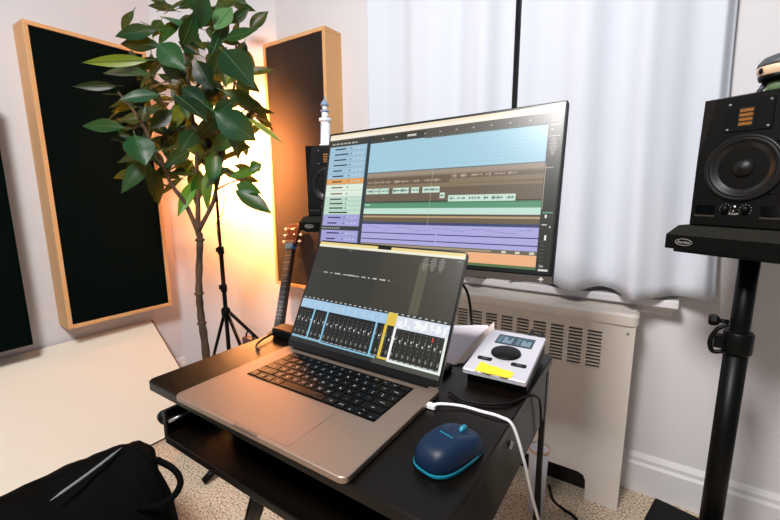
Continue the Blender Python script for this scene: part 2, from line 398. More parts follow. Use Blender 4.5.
# ------------------------------------------------------------ laptop
LX, LYY, LYAW = -.621, .2985, radians(.6)
W, D = .3557, .2481
def laptop():
    root = empty('laptop', (LX, LYY, DZ), LYAW, 'open silver laptop with audio mixer on screen, standing on the black desk', 'laptop')
    b = MB(); b.rbox(0, W, 0, D, .001, .0105, .011, M['alu'], 6, .0012); b.build('base', root)
    b = MB(); b.rbox(W/2-.026, W/2+.026, -.0003, .0035, .0075, .01075, .0015, M['aluedge'], 3); b.build('opening_notch', root)
    b = MB(); b.rbox(W/2-.0785, W/2+.0785, .006, .103, .01052, .01066, .004, M['aluedge'], 4); b.rbox(W/2-.078, W/2+.078, .0065, .1025, .0106, .01072, .004, M['alu'], 4); b.build('trackpad', root)
    kb = MB(); kb.rbox(.0375, W-.0375, .110, .2255, .01052, .0107, .003, M['key'], 4); kbo = kb.build('keyboard', root)
    u = (W-.078)/14.5; x0 = .039; h = .1125/6
    rows = [
     [(1.5, 'esc')]+[(1, 'F%d' % k) for k in range(1, 13)]+[(1, '')],
     [(1, c) for c in '`1234567890-=']+[(1.5, 'delete')],
     [(1.5, 'tab')]+[(1, c) for c in 'QWERTYUIOP[]\\'],
     [(1.75, 'caps')]+[(1, c) for c in "ASDFGHJKL;'"]+[(1.75, 'return')],
     [(2.25, 'shift')]+[(1, c) for c in 'ZXCVBNM,./']+[(2.25, 'shift')],
     [(1, 'fn'), (1, 'control'), (1, 'option'), (1.25, 'cmd'), (5, ''), (1.25, 'cmd'), (1, 'option')]]
    def key(a, b_, y0, y1, txt):
        k = MB(); g = .0013
        k.rbox(a+g, b_-g, y0+g, y1-g, .0108, .0121, .0012, M['key'], 2)
        if txt:
            vs, fs = text_geo(txt, .0062 if len(txt) == 1 else .0034)
            cx, cy = (a+b_)/2, (y0+y1)/2
            k.add([(v[0]+cx, v[1]+cy, .01222) for v in vs], fs, M['keyleg'])
        k.build('key', kbo)
    for r, row in enumerate(rows):
        y1 = .2240-r*h; y0 = y1-h; x = x0
        for wd, tx in row: key(x, x+wd*u, y0, y1, tx); x += wd*u
        if r == 5:
            key(x, x+u, y0, y0+h/2, '<'); key(x+u, x+2*u, y0, y0+h/2, 'v'); key(x+u, x+2*u, y0+h/2, y1, '^'); key(x+2*u, x+3*u, y0, y0+h/2, '>')
    b = MB(); b.rbox(.02, W-.02, D-.012, D-.002, .006, .0125, .003, M['bezel'], 3); b.build('hinge', root)
    # lid : local frame (u right, v up the lid)
    tilt = .488; LH = .241
    lid = empty('lid', (0, D-.007, .0115), 0, rot=(-tilt, 0, 0)); lid.parent = root
    b = MB(); b.rbox(0, W, .0005, .0050, 0, LH, .010, M['aluedge'], 6, .0008, axis='y'); b.build('lid_shell', lid)
    b = MB(); b.rbox(.0006, W-.0006, -.0003, .0007, .0008, LH-.0008, .009, M['bezel'], 6, axis='y'); b.build('screen_bezel', lid)
    s = MB()
    def R(u0, u1, v0, v1, c, lay=0, skew=0):   # v from the top of the lid
        y = -.0004-.00003*lay; c = rgb(c)
        s.quad((u0*W, y, LH*(1-v1)), (u1*W, y, LH*(1-v1)), (u1*W, y, LH*(1-v0)), (u0*W, y, LH*(1-v0)), M['lapscreen'], c)
    rn = random.Random(3)
    L0, L1 = .012, .988
    R(L0, L1, .016, .945, '#38372f')
    R(L0, L1, .016, .040, '#f5dc92', 1); R(L0, L1, .040, .062, '#f6f3dd', 1)
    R(L0, L1, .062, .070, '#4a4a40', 1)
    R(L0, L1, .070, .535, '#32332e', 1); R(.5, L1, .070, .535, '#3c392d', 2)
    R(.745, .80, .12, .535, '#5a5643', 3); R(L0, L1, .30, .304, '#4b4940', 3)
    for k in range(34): R(.02+k*.029, .0212+k*.029, .075, .53, '#3d3d36', 3)
    x = .11
    while x < .60:
        w_ = rn.uniform(.004, .02); hh = rn.uniform(.002, .006)
        R(x, x+w_, .299-hh, .301+hh*.6, '#d9d8cf', 4); x += w_+rn.choice([.002, .004, .02])
    for c in (.775, .822, .870):
        for q in range(9):
            ww = (.011, .015, .018, .014, .019, .017, .013, .010, .006)[q]
            R(c-ww, c+ww, .075+q*.0125, .081+q*.0125, '#8d8c82', 4)
    R(.955, .975, .082, .088, '#8d8c82', 4); R(.25, .28, .076, .081, '#8d8c82', 4)
    R(L0, L1, .535, .560, '#2a2c28', 2)
    for k in range(28): R(.02+k*.0345, .036+k*.0345, .542, .550, '#c9cdc9', 3)
    R(L0, .632, .560, .640, '#a9cdea', 3); R(.632, .69, .545, .645, '#e8c84a', 3); R(.69, L1, .560, .655, '#e2e8f4', 3)
    for k in range(60):
        a = rn.uniform(L0, .61); R(a, a+.012, .565+rn.random()*.07, .568+rn.random()*.07, '#b6d6ee', 4)
        a = rn.uniform(.70, .97); R(a, a+.012, .565+rn.random()*.08, .567+rn.random()*.08, '#ffffff', 4)
    R(L0, L1, .640, .905, '#14171a', 2); R(.70, L1, .655, .905, '#22211c', 3)
    ns = 30; sw = (L1-L0)/ns
    for k in range(ns):
        a = L0+k*sw
        R(a+sw*.18, a+sw*.32, .665, .875, '#2b2e30', 4); R(a+sw*.60, a+sw*.70, .665, .875, '#3a3a33', 4)
        R(a+sw*.22, a+sw*.45, .728+.008*(k % 3), .742+.008*(k % 3), '#dcdcd6', 5); R(a+sw*.62, a+sw*.72, .715, .737, '#b0b0a8', 5)
        R(a+sw*.28, a+sw*.4, .752, .762, '#a9a9a2', 5)
        for q in range(7): R(a+sw*.62, a+sw*.72, .665+q*.03, .672+q*.03, '#8a8a7e', 5)
        R(a+sw*.25, a+sw*.45, .835, .862, '#8f8f86', 5); R(a+sw*.1, a+sw*.85, .884, .892, '#a9b0b4', 5)
    R(.912, .918, .672, .70, '#e04a30', 6)
    lb = '#8ccbe8'
    for x_ in (.125, .228, .570): R(x_, x_+.012, .64, .900, lb, 6)
    R(L0, .235, .892, .904, lb, 6); R(.235, .62, .897, .909, lb, 6)
    R(.628, .645, .645, .90, '#e8c84a', 6); R(.628, .690, .888, .904, '#e8c84a', 6)
    R(.688, .702, .645, .90, '#ffffff', 6); R(.975, .988, .65, .905, '#f2f8f2', 6); R(.688, .988, .893, .910, '#f2f8f2', 6)
    R(L0, L1, .910, .945, '#4e4e48', 3); R(L0, .6, .913, .945, '#23272a', 4)
    o = s.build('screen', lid)
    b = MB(); b.rbox(W*.455, W*.545, -.0012, -.0006, LH*(1-.041), LH-.001, .002, M['bezel'], 3, axis='y'); b.build('camera_notch', lid)
laptop()

# ------------------------------------------------------------ monitor
def monitor():
    MW, MH = .612, .353
    R_ = Matrix.Rotation(-.011, 4, 'Z') @ Matrix.Rotation(-.231, 4, 'X') @ Matrix.Rotation(-.023, 4, 'Y')
    root = empty('computer_monitor', (-.456, .76, DZ), 0, 'wide computer monitor with audio editing tracks on screen, behind the laptop', 'monitor')
    pan = empty('display', (0, 0, 0)); pan.parent = root
    pan.matrix_local = Matrix.Translation((-.762+.456, .774-.76, .864-DZ)) @ R_
    b = MB(); b.rbox(0, MW, .001, .016, 0, MH, .003, M['black'], 3, .001, axis='y')
    b.rbox(.13, MW-.13, .012, .045, .05, MH-.06, .02, M['black'], 4, .006, axis='y'); b.build('housing', pan)
    b = MB(); b.rbox(0, MW, -.0012, .0012, 0, .0135, .001, M['chin'], 3, axis='y'); b.build('chin', pan)
    g = MB()
    for a in (0, pi/2): g.T = Matrix.Translation((MW*.968, -.0014, .0068)) @ Matrix.Rotation(a+pi/4*0, 4, 'Y'); g.box(-.0048, .0048, -.0002, 0, -.0011, .0011, M['logo'])
    g.T = Matrix.Translation((MW*.968, -.0014, .0068)); g.lathe([(.003, -.0003), (.003, 0)], M['logo'], 12, axis='y')
    g.build('badge', pan)
    s = MB(); rn = random.Random(5)
    def R(u0, u1, v0, v1, c, lay=0):
        y = -.0004-.00003*lay; c = rgb(c)
        s.quad((u0*MW, y, MH*(1-v1)), (u1*MW, y, MH*(1-v1)), (u1*MW, y, MH*(1-v0)), (u0*MW, y, MH*(1-v0)), M['screen'], c)
    R(.006, .994, .008, .955, '#0b100d')
    R(.012, .988, .018, .058, '#fdeccb', 1); R(.012, .988, .034, .058, '#fff6e6', 2); R(.012, .988, .058, .068, '#6a6258', 1)
    R(.012, .988, .060, .935, '#3a3a33', 1)
    R(.5, .988, .060, .125, '#57514a', 2)
    for k in range(46): R(.25+k*.0155, .252+k*.0155, .10, .118, '#6d6c63', 3)
    for k in range(10): R(.30+k*.065, .308+k*.065, .085, .094, '#a9a69b', 3)
    for k in range(7): a = .03+k*.022; R(a, a+rn.uniform(.008, .018), .085, .097, '#b9b6aa', 3)
    R(.42, .46, .082, .096, '#d8d4c8', 3)
    # side list
    S0, S1 = .018, .225
    def names(v0, v1, n, c, w=.08):
        for k in range(n):
            v = v0+(v1-v0)*(k+.5)/n; R(S0+.03, S0+.03+w*rn.uniform(.6, 1), v-.005, v+.005, c, 4); R(S0+.12, S0+.125, v-.006, v+.006, '#2c4a5c', 4)
            R(S0, S1, v0+(v1-v0)*(k+1)/n-.0018, v0+(v1-v0)*(k+1)/n, '#7c95a0', 3)
            for q in range(3): R(S0+.14+q*.02, S0+.147+q*.02, v-.004, v+.003, '#dfe8ee', 4)
    R(S0, S1, .112, .362, '#a4c8de', 2); names(.112, .362, 6, '#25323c')
    R(S0, S1, .362, .405, '#e8a760', 2); names(.362, .405, 1, '#70371c')
    R(S0, S1, .405, .50, '#e4f4e2', 2); names(.405, .50, 2, '#7d5a4a'); R(S0, S1, .50, .635, '#c4e3cf', 2); names(.50, .635, 4, '#1d2b24', .11)
    R(S0, S1, .635, .72, '#a9a6df', 2); names(.635, .72, 2, '#2a2c63')
    R(S0, S1, .72, .752, '#33363a', 2)
    for k in range(9): R(S0+.012*k, S0+.012*k+.007, .732, .741, '#b8b8b8', 4)
    R(S0, S1, .752, .925, '#a9a6df', 2); names(.752, .925, 4, '#2a2c63')
    R(S0, S1, .925, .953, '#f6c88c', 3); R(S0, S0+.11, .927, .934, '#b03a2c', 4)
    R(S1, .243, .06, .953, '#2c3a40', 3)
    # tracks
    T0, T1 = .243, .948
    R(T0, T1, .118, .330, '#a9d4e6', 2)
    for k in range(9): R(T0, T1, .135+k*.021, .1366+k*.021, '#93bfd3', 3)
    R(T0, T1, .330, .338, '#6f7d80', 3); R(T0, T1, .338, .365, '#a2917f', 3); R(T0, T1, .365, .375, '#8a7a68', 3)
    R(T0, T1, .365, .54, '#6d5f4d', 2); R(T0, T1, .425, .452, '#8a7860', 3); R(.62, T1, .40, .44, '#8a7860', 3); R(T0, T1, .485, .54, '#70614f', 3)
    def wav(u0, u1, vc, amp, c, lay, dens=.0028, gap=.12):
        x = u0+.003
        env = 1
        while x < u1-.003:
            if rn.random() < gap: x += dens*2.2
            a = amp*rn.uniform(.12, 1)*(.35+.65*abs(sin(x*90+vc*10)))
            R(x, x+dens*.62, vc-a, vc+a, c, lay); x += dens
        R(u0+.002, u1-.002, vc-.0012, vc+.0012, c, lay)
    clips = [(.246, .282), (.284, .316), (.318, .359), (.377, .452), (.462, .497), (.512, .584)]
    for a, e in clips:
        R(a, e, .448, .487, '#cfeadb', 4); wav(a, e, .467, .013, '#26382f', 5)
        wav(a, e, .405, .012, '#c7b39f', 4)
    R(.587, .607, .489, .525, '#cfeadb', 4); wav(.587, .607, .507, .011, '#26382f', 5)
    R(.622, .865, .507, .547, '#cfeadb', 4)
    for a, e in ((.626, .65), (.655, .69), (.70, .745), (.752, .775), (.782, .825), (.83, .863)):
        wav(a, e, .527, .016, '#1d2b24', 5, .0026, .08); wav(a, e, .385, .014, '#c9b49f', 4, .0026)
    R(T0, T1, .547, .588, '#5e9a78', 3); R(T0, T1, .547, .555, '#4b7f62', 4); R(T0+.004, T0+.03, .56, .568, '#c6e8d4', 5)
    R(T0, T1, .588, .628, '#c9eadb', 3)
    R(T0, T1, .628, .64, '#5b5140', 3); R(T0, T1, .64, .652, '#bda27c', 3); R(T0, T1, .652, .682, '#6d5f48', 3)
    R(T0, T1, .682, .700, '#3e4870', 3); R(T0, T1, .700, .832, '#b3afe6', 3)
    x = T0+.01
    while x < T1-.04:
        v = .725+.010*sin(x*40)+rn.uniform(-.004, .004); w_ = rn.uniform(.01, .04); R(x, x+w_, v, v+.003, '#7d7ab8', 4); x += w_+.004
    for v in (.757, .800):
        R(T0, .585, v, v+.006, '#3a3570', 4); R(.592, T1, v, v+.006, '#3a3570', 4)
    R(T0, T1, .832, .855, '#70695c', 3); R(T0, .80, .838, .849, '#a8997f', 4)
    for k in range(3): R(.835+k*.045, .85+k*.045, .837, .851, '#ded6bf', 4)
    R(T0, T1, .855, .917, '#f7b888', 3); R(T0, T1, .917, .933, '#5c7a4e', 3); R(T0, T1, .933, .955, '#0b1712', 3)
    R(.548, .5492, .118, .70, '#c8c0b0', 6)
    # right column
    R(.950, .986, .06, .94, '#2f302a', 3); R(.950, .986, .06, .2, '#57524a', 4)
    for a, v in ((.956, .10), (.968, .10), (.956, .125), (.966, .125), (.976, .125), (.958, .15)): R(a, a+.007, v, v+.008, '#c2bdb0', 5)
    R(.951, .985, .19, .194, '#c2bdb0', 5)
    for q in range(10):
        ww = (.006, .010, .007, .012, .009, .013, .010, .008, .006, .004)[q]
        R(.968-ww, .968+ww, .202+q*.010, .207+q*.010, '#aaa598', 5)
    R(.952, .975, .365, .369, '#b8b3a6', 5); R(.950, .952, .34, .60, '#b8a88c', 5)
    R(.953, .985, .612, .62, '#63a07c', 5); R(.962, .968, .628, .646, '#eef2ee', 5); R(.955, .970, .68, .686, '#dadada', 5); R(.966, .972, .74, .768, '#eef2ee', 5); R(.978, .982, .69, .70, '#dadada', 5)
    for k in range(7): R(.955, .968, .775+k*.021, .777+k*.021, '#75776c', 5)
    R(.956, .985, .925, .936, '#d9dcd6', 5); R(.958, .97, .905, .915, '#aaaca4', 5)
    s.build('screen', pan)
    # stand
    b = MB(); b.rbox(-.11, .075, -.085, .045, 0.0005, .010, .02, M['black'], 5, .002); b.build('base', root)
    b = MB(); b.rbox(-.03, .03, .034, .048, .006, .203, .006, M['black'], 4, axis='z'); b.build('neck', root)
monitor()

# ------------------------------------------------------------ audio interface
def interface():
    R_ = Matrix.Rotation(.052, 4, 'Z') @ Matrix.Rotation(.088, 4, 'X')
    root = empty('audio_interface', (-.2565, .609, DZ), 0, 'small silver audio interface with a black knob and blue display', 'audio interface')
    top = empty('casing', (0, 0, 0)); top.parent = root
    top.matrix_local = Matrix.Translation((0, 0, .747-DZ)) @ R_
    w, d = .108, .178
    b = MB(); b.rbox(0, w, 0, d, -.009, 0, .003, M['silver'], 3, .0008); b.build('faceplate', top)
    b = MB(); b.rbox(.004, w-.001, .012, d, -.028, -.009, .003, M['black'], 3); b.build('body', top)
    for k in range(9):
        pass
    kn = MB(); kn.lathe([(.0265, 0), (.027, .001), (.0265, .003), (.024, .0042), (0.0001, .0045)], M['black'], 40, o=(.054, .083, .0)); kn.build('knob', top)
    b = MB(); b.rbox(.022, .092, .118, .160, -.0001, .0004, .001, M['bezel'], 2); dd = b.build('display', top)
    s = MB(); rn = random.Random(2)
    def Q(x0, x1, y0, y1, c, l=0): s.quad((x0, y0, .0005+.00005*l), (x1, y0, .0005+.00005*l), (x1, y1, .0005+.00005*l), (x0, y1, .0005+.00005*l), M['lcd'], rgb(c))
    Q(.024, .056, .121, .157, '#2c5a72'); Q(.058, .090, .121, .157, '#2c5a72')
    for bx in (.026, .061):
        for q in range(6): Q(bx, bx+.006, .125+q*.005, .127+q*.005, '#8cb4c6', 1)
        for q in range(5): Q(bx+.010+q*.0035, bx+.012+q*.0035, .124, .124+rn.uniform(.012, .028), '#b6d2de', 1)
    s.build('readout', dd)
    for x in (.012, .072):
        b = MB(); b.rbox(x, x+.026, .043, .054, 0, .0012, .003, M['black'], 4); bt = b.build('button', top)
        b = MB(); b.rbox(x+.008, x+.018, .0465, .0505, .0012, .0014, .001, M['grey'], 2); b.build('button_mark', bt)
    b = MB(); vs = []
    n = 8
    for i in range(n+1):
        x = .022+.062*i/n; vs += [(x, -.001+.002*sin(i*1.7), .0022), (x, .0, .0008+.0006*sin(i)), (x, .033-.012*(i/n)+.0015*sin(i*2), .0006+.0004*sin(i*1.3))]
    b.add(vs, [(3*i+k, 3*i+3+k, 3*i+4+k, 3*i+1+k) for i in range(n) for k in (0, 1)], M['tape']); t_ = b.build('masking_tape', top, solid=.0004); t_['label'] = 'yellow masking tape stuck on the front'
    for x in (.072, .092):
        b = MB(); b.lathe([(.006, d), (.006, d+.018), (.004, d+.022), (.004, d+.05)], M['black'], 16, o=(x, 0, -.012), axis='y'); b.build('rear_plug', top)
    b = MB()
    for x in (.012, .09):
        for y in (.012, .165): b.lathe([(.005, -.0), (.005, .008)], M['black'], 10, o=(x+.0, y+.0, -.028+0))
interface()

# ------------------------------------------------------------ mouse
def mouse():
    root = empty('computer_mouse', (-.190, .417, DZ), radians(-14), 'dark blue wireless mouse with teal trim on the black desk', 'mouse')
    def shell(z0, sc_, mat_, name, top=True, ztop=.036):
        b = MB(); n = 40; rings = []; K = 10
        for k in range(K+1):
            t = k/K
            z = z0+(ztop-z0)*sin(t*pi/2)
            s = cos(t*pi/2)**.42 if k < K else .0
            rings.append((s, z))
        vs = []
        for s, z in rings:
            for j in range(n):
                a = 2*pi*j/n; ca, sa = cos(a), sin(a)
                x = math.copysign(abs(ca)**.66, ca)*.033*sc_; y = math.copysign(abs(sa)**.7, sa)*.053*sc_
                x *= 1-.10*(y/.053)*0-(.10 if abs(y) < .02 else 0)*.3
                zz = z
                if z > z0+.002: zz = z*(1-.22*max(0, y/.053)**1.5)
                vs.append((x*s*(1+.03*sin(a)), y*s, zz))
        fs = [(i*n+j, i*n+(j+1) % n, (i+1)*n+(j+1) % n, (i+1)*n+j) for i in range(K) for j in range(n)]+[tuple(reversed(range(n)))]
        b.add(vs, fs, mat_, True); return b.build(name, root)
    root.scale = (.93, .93, .93)
    shell(.006, 1.0, M['mouse'], 'shell')
    b = MB(); n = 48; vs = []
    for z, s in ((.001, .96), (.002, 1.0), (.006, 1.015), (.008, .99)):
        for j in range(n):
            a = 2*pi*j/n; ca, sa = cos(a), sin(a)
            vs.append((math.copysign(abs(ca)**.66, ca)*.033*s, math.copysign(abs(sa)**.7, sa)*.053*s, z))
    b.add(vs, [(i*n+j, i*n+(j+1) % n, (i+1)*n+(j+1) % n, (i+1)*n+j) for i in range(3) for j in range(n)]+[tuple(reversed(range(n)))], M['teal'], True)
    b.build('base_trim', root)
    b = MB(); b.lathe([(.007, -.003), (.0085, -.0015), (.0085, .0015), (.007, .003)], M['teal'], 20, o=(0, .030, .0248), axis='x'); b.build('scroll_wheel', root)
    b = MB(); b.rbox(-.0012, .0012, .006, .048, .027, .0305, .001, M['black'], 2)
    b.build('button_gap', root) if False else None
    b = MB(); b.rbox(-.011, .011, -.008, -.0065, .0352, .0362, .0005, M['teal'], 2); b.build('logo_strip', root)
mouse()

# ------------------------------------------------------------ cables and papers
def cable(name, pts, r, m, label, plug=None, group=None):
    root = MB(); root.tube(cat(pts, 8), r, m, 8)
    o = root.build(name); tag(o, label, 'cable', group)
    return o
o = cable('usb_cable', [(-.262, .504, .7255), (-.248, .514, .727), (-.222, .529, .7245), (-.190, .531, .7245), (-.163, .532, .7245), (-.144, .534, .715), (-.128, .543, .66), (-.120, .575, .58), (-.116, .628, .49), (-.112, .695, .37), (-.13, .83, .15), (-.10, .92, .006), (.0, 1.0, .005)], .0024, M['wcable'], 'white cable plugged into the laptop, hanging over the desk edge')
b = MB(); b.rbox(-.274, -.254, .4995, .5085, .7215, .7275, .002, M['white'], 3); b.build('plug', o)
o = cable('power_cable', [(-.715, .640, .722+.004), (-.712, .610, .726), (-.712, .575, .728), (-.703, .535, .727), (-.690, .512, .7245), (-.668, .502, .7235)], .0023, M['cable'], 'thin black cable curling on the desk by the laptop hinge')
o = cable('black_cable', [(-.258, .56, .7235), (-.230, .548, .7235), (-.195, .556, .7235), (-.165, .575, .7235), (-.150, .610, .7225), (-.139, .64, .715), (-.141, .70, .66), (-.142, .74, .5), (-.13, .78, .2), (-.05, .86, .006)], .0022, M['cable'], 'black cable crossing the desk in front of the audio interface')
o = cable('monitor_cable', [(-.41, .815, .93), (-.385, .835, .86), (-.352, .84, .83), (-.343, .85, .79), (-.335, .842, .75), (-.318, .82, .727), (-.30, .81, .7235)], .0032, M['cable'], 'black cable hanging from the monitor behind the papers')
o = cable('power_cable', [(-.195, 1.16, .16), (-.19, 1.22, .07), (-.165, 1.27, .012), (-.125, 1.258, .006), (-.07, 1.18, .006), (-.02, 1.08, .006)], .005, M['cable'], 'black cable lying on the carpet in front of the radiator')
o = cable('power_cable', [(-.72, .62, .005), (-.60, .64, .006), (-.50, .66, .02), (-.42, .70, .006), (-.35, .66, .006)], .004, M['cable'], 'black cable curled on the carpet under the desk tray')
# charger brick beside hinge
b = MB(); b.rbox(-.718, -.640, .576, .618, .7205, .742, .006, M['black'], 4, .003); tag(b.build('power_adapter'), 'black adapter lump on the desk behind the left end of the laptop hinge', 'power adapter')
# paper envelope
b = MB()
b.add([(-.352, .655, .7215), (-.292, .665, .722), (-.275, .800, .748), (-.292, .835, .752), (-.372, .815, .742)], [(0, 1, 2, 3, 4)], M['paper'])
e = b.build('paper_sheet', solid=.0008); tag(e, 'white paper sheet between the laptop screen and the audio interface', 'paper')
b = MB(); b.add([(-.294, .664, .7235), (-.280, .674, .726), (-.262, .79, .756), (-.275, .825, .766), (-.288, .75, .748)], [(0, 1, 2, 3, 4)], M['pinkpaper'])
f = b.build('folded_flap', e, solid=.0006); f['label'] = 'cream folded edge'
b = MB(); b.rbox(-.335, -.290, .612, .645, .7205, .733, .004, M['black'], 3, .002); tag(b.build('usb_hub'), 'small black box in front of the white paper sheet', 'adapter')

# ------------------------------------------------------------ speakers
def speaker(loc, yaw, label):
    root = empty('monitor_speaker', loc, yaw, label, 'speaker', 'studio monitor speakers')
    w, h, d = .185, .28, .22
    b = MB()
    ch = .035; out = [(0, ch*.0), (w, 0), (w, h-ch*0), (0, h)]
    b.box(0, w, .012, d, 0, h, M['cab'])
    # front baffle with chamfered vertical edges at the top
    vs = [(0, .012, 0), (w, .012, 0), (w, .012, h), (0, .012, h), (.004, 0, .003), (w-.004, 0, .003), (w-.004, 0, h*.5), (w-.03, 0, h-.004), (.03, 0, h-.004), (.004, 0, h*.5), (0, .012, h*.5), (w, .012, h*.5)]
    b.add(vs, [(0, 1, 5, 4), (4, 5, 6, 7, 8, 9), (1, 11, 6, 5), (11, 2, 7, 6), (2, 3, 8, 7), (3, 10, 9, 8), (10, 0, 4, 9)], M['cab'])
    b.build('cabinet', root)
    cx, cz = .0925, .127
    q = MB(); q.lathe([(.070, .0), (.070, -.004), (.066, -.006), (.062, -.004)], M['rubber'], 48, o=(cx, 0, cz), axis='y', cap=False); ring = q.build('woofer_ring', root)
    q = MB(); q.lathe([(.063, -.0042), (.058, -.006), (.053, -.001)], M['rubber'], 48, o=(cx, 0, cz), axis='y', cap=False); q.build('surround', ring)
    # cone: dish drawn in front of a dark recess
    q = MB(); q.lathe([(.054, -.0015), (.045, .0015), (.024, .009)], M['cone'], 48, o=(cx, -.0015, cz), axis='y', cap=False); q.build('cone', ring)
    q = MB(); q.lathe([(.022, .0085), (.020, .001), (.014, -.004), (.007, -.007), (.0001, -.008)], M['rubber'], 32, o=(cx, -.0015, cz), axis='y', cap=False); q.build('dust_cap', ring)
    for a in (45, 135, 225, 315):
        q = MB(); q.lathe([(.003, -.0015), (.003, 0)], M['blackm'], 10, o=(cx+.074*cos(radians(a)), 0, cz+.074*sin(radians(a))), axis='y'); q.build('screw', root)
    q = MB(); q.rbox(.050, .131, -.0025, .001, .203, .266, .003, M['black'], 3, .0008, axis='y')
    q.box(.058, .072, -.003, -.0024, .218, .246, M['black']); tw = q.build('tweeter_plate', root)
    q = MB(); q.box(.073, .100, -.0027, -.0022, .212, .252, M['glass_and_shade']); q.build('tweeter_slot', tw)
    for k in range(4):
        q = MB(); q.box(.075, .098, -.0036, -.0026, .215+k*.009, .221+k*.009, M['gold']); q.build('ribbon', tw)
    for x in (.056, .125):
        for z in (.209, .260):
            q = MB(); q.lathe([(.0025, -.0035), (.0025, -.0024)], M['steel'], 10, o=(x, 0, z), axis='y'); q.build('screw', tw)
    for x in (.071, .107):
        q = MB(); q.lathe([(.0075, 0), (.0075, -.007), (.006, -.009), (.0001, -.009)], M['black'], 20, o=(x, 0, .040), axis='y', cap=False); kn = q.build('knob', root)
        q = MB()
        for k in range(9):
            a = radians(-40+k*32.5); q.box(x+.0105*cos(a)-.0006, x+.0105*cos(a)+.0006, -.0004, 0, .040+.0105*sin(a)-.0006, .040+.0105*sin(a)+.0006, M['logo'])
        q.build('dial_marks', kn)
    q = MB(); q.lathe([(.0016, -.0008), (.0016, 0)], M['ledw'], 10, o=(.088, 0, .046), axis='y'); q.build('led', root)
    q = MB(); q.lathe([(.0022, -.002), (.0022, 0)], M['steel'], 10, o=(.0865, 0, .036), axis='y'); q.build('power_button', root)
    vs, fs = text_geo('ADAM', .0062)
    q = MB(); q.add([(v[0]+.087, -.0004, v[1]+.030) for v in vs], fs, M['logo']); q.build('brand_print', root)
    for x0, x1 in ((.012, .052), (.132, .172)):
        q = MB(); q.rbox(x0, x1, -.0006, .0008, .022, .026, .0015, M['chin'], 3, axis='y'); q.rbox(x0+.001, x1-.001, -.0008, .001, .0255, .048, .004, M['glass_and_shade'], 3, axis='y'); q.build('bass_port', root)
    return root
SR = (.066, 1.177, .968); SL = (-1.187, 1.17, .952)
YR, YL = radians(-30.3), radians(30)
speaker(SR, YR, 'black speaker with gold tweeter ribbon on the right-hand stand')
speaker(SL, YL, 'black speaker half hidden behind the monitor, lighthouse model on top')
def pad(loc, yaw, label, d=.27):
    root = empty('isolation_pad', loc, yaw, label, 'speaker pad', 'foam pads under the speakers')
    w = .252; x0 = -.024; y0 = -.038
    b = MB(); z0, z1, z2 = -.055, -.022, -.0005; i = .022
    vs = [(x0, y0, z0), (x0+w, y0, z0), (x0+w, y0+d, z0), (x0, y0+d, z0), (x0, y0, z1), (x0+w, y0, z1), (x0+w, y0+d, z1), (x0, y0+d, z1), (x0+i*.6, y0+i, z2), (x0+w-i*.6, y0+i, z2), (x0+w-i*.6, y0+d-i, z2), (x0+i*.6, y0+d-i, z2)]
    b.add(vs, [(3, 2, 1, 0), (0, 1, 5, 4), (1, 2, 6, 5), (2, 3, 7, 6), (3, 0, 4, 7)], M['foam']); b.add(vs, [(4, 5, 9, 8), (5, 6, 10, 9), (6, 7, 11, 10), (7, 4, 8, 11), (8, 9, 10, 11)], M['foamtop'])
    b.build('foam_block', root)
    # raised oval badge with its script word
    q = MB()
    n = 28; pts = [(x0+.040+.0175*cos(2*pi*k/n), y0-.0008, -.0375+.0075*sin(2*pi*k/n)) for k in range(n+1)]
    q.tube(pts, .0005, M['logo'], 5, cap=False)
    vs, fs = text_geo('Auralex', .0098); q.add([(v[0]*.86+x0+.040, y0-.0009, v[1]-.0375) for v in vs], fs, M['logo']); q.build('badge', root)
    return root
pad(SR, YR, 'dark foam pad with oval badge under the right-hand speaker')
pad(SL, YL, 'dark foam pad under the left speaker, behind the guitar headstock', .205)
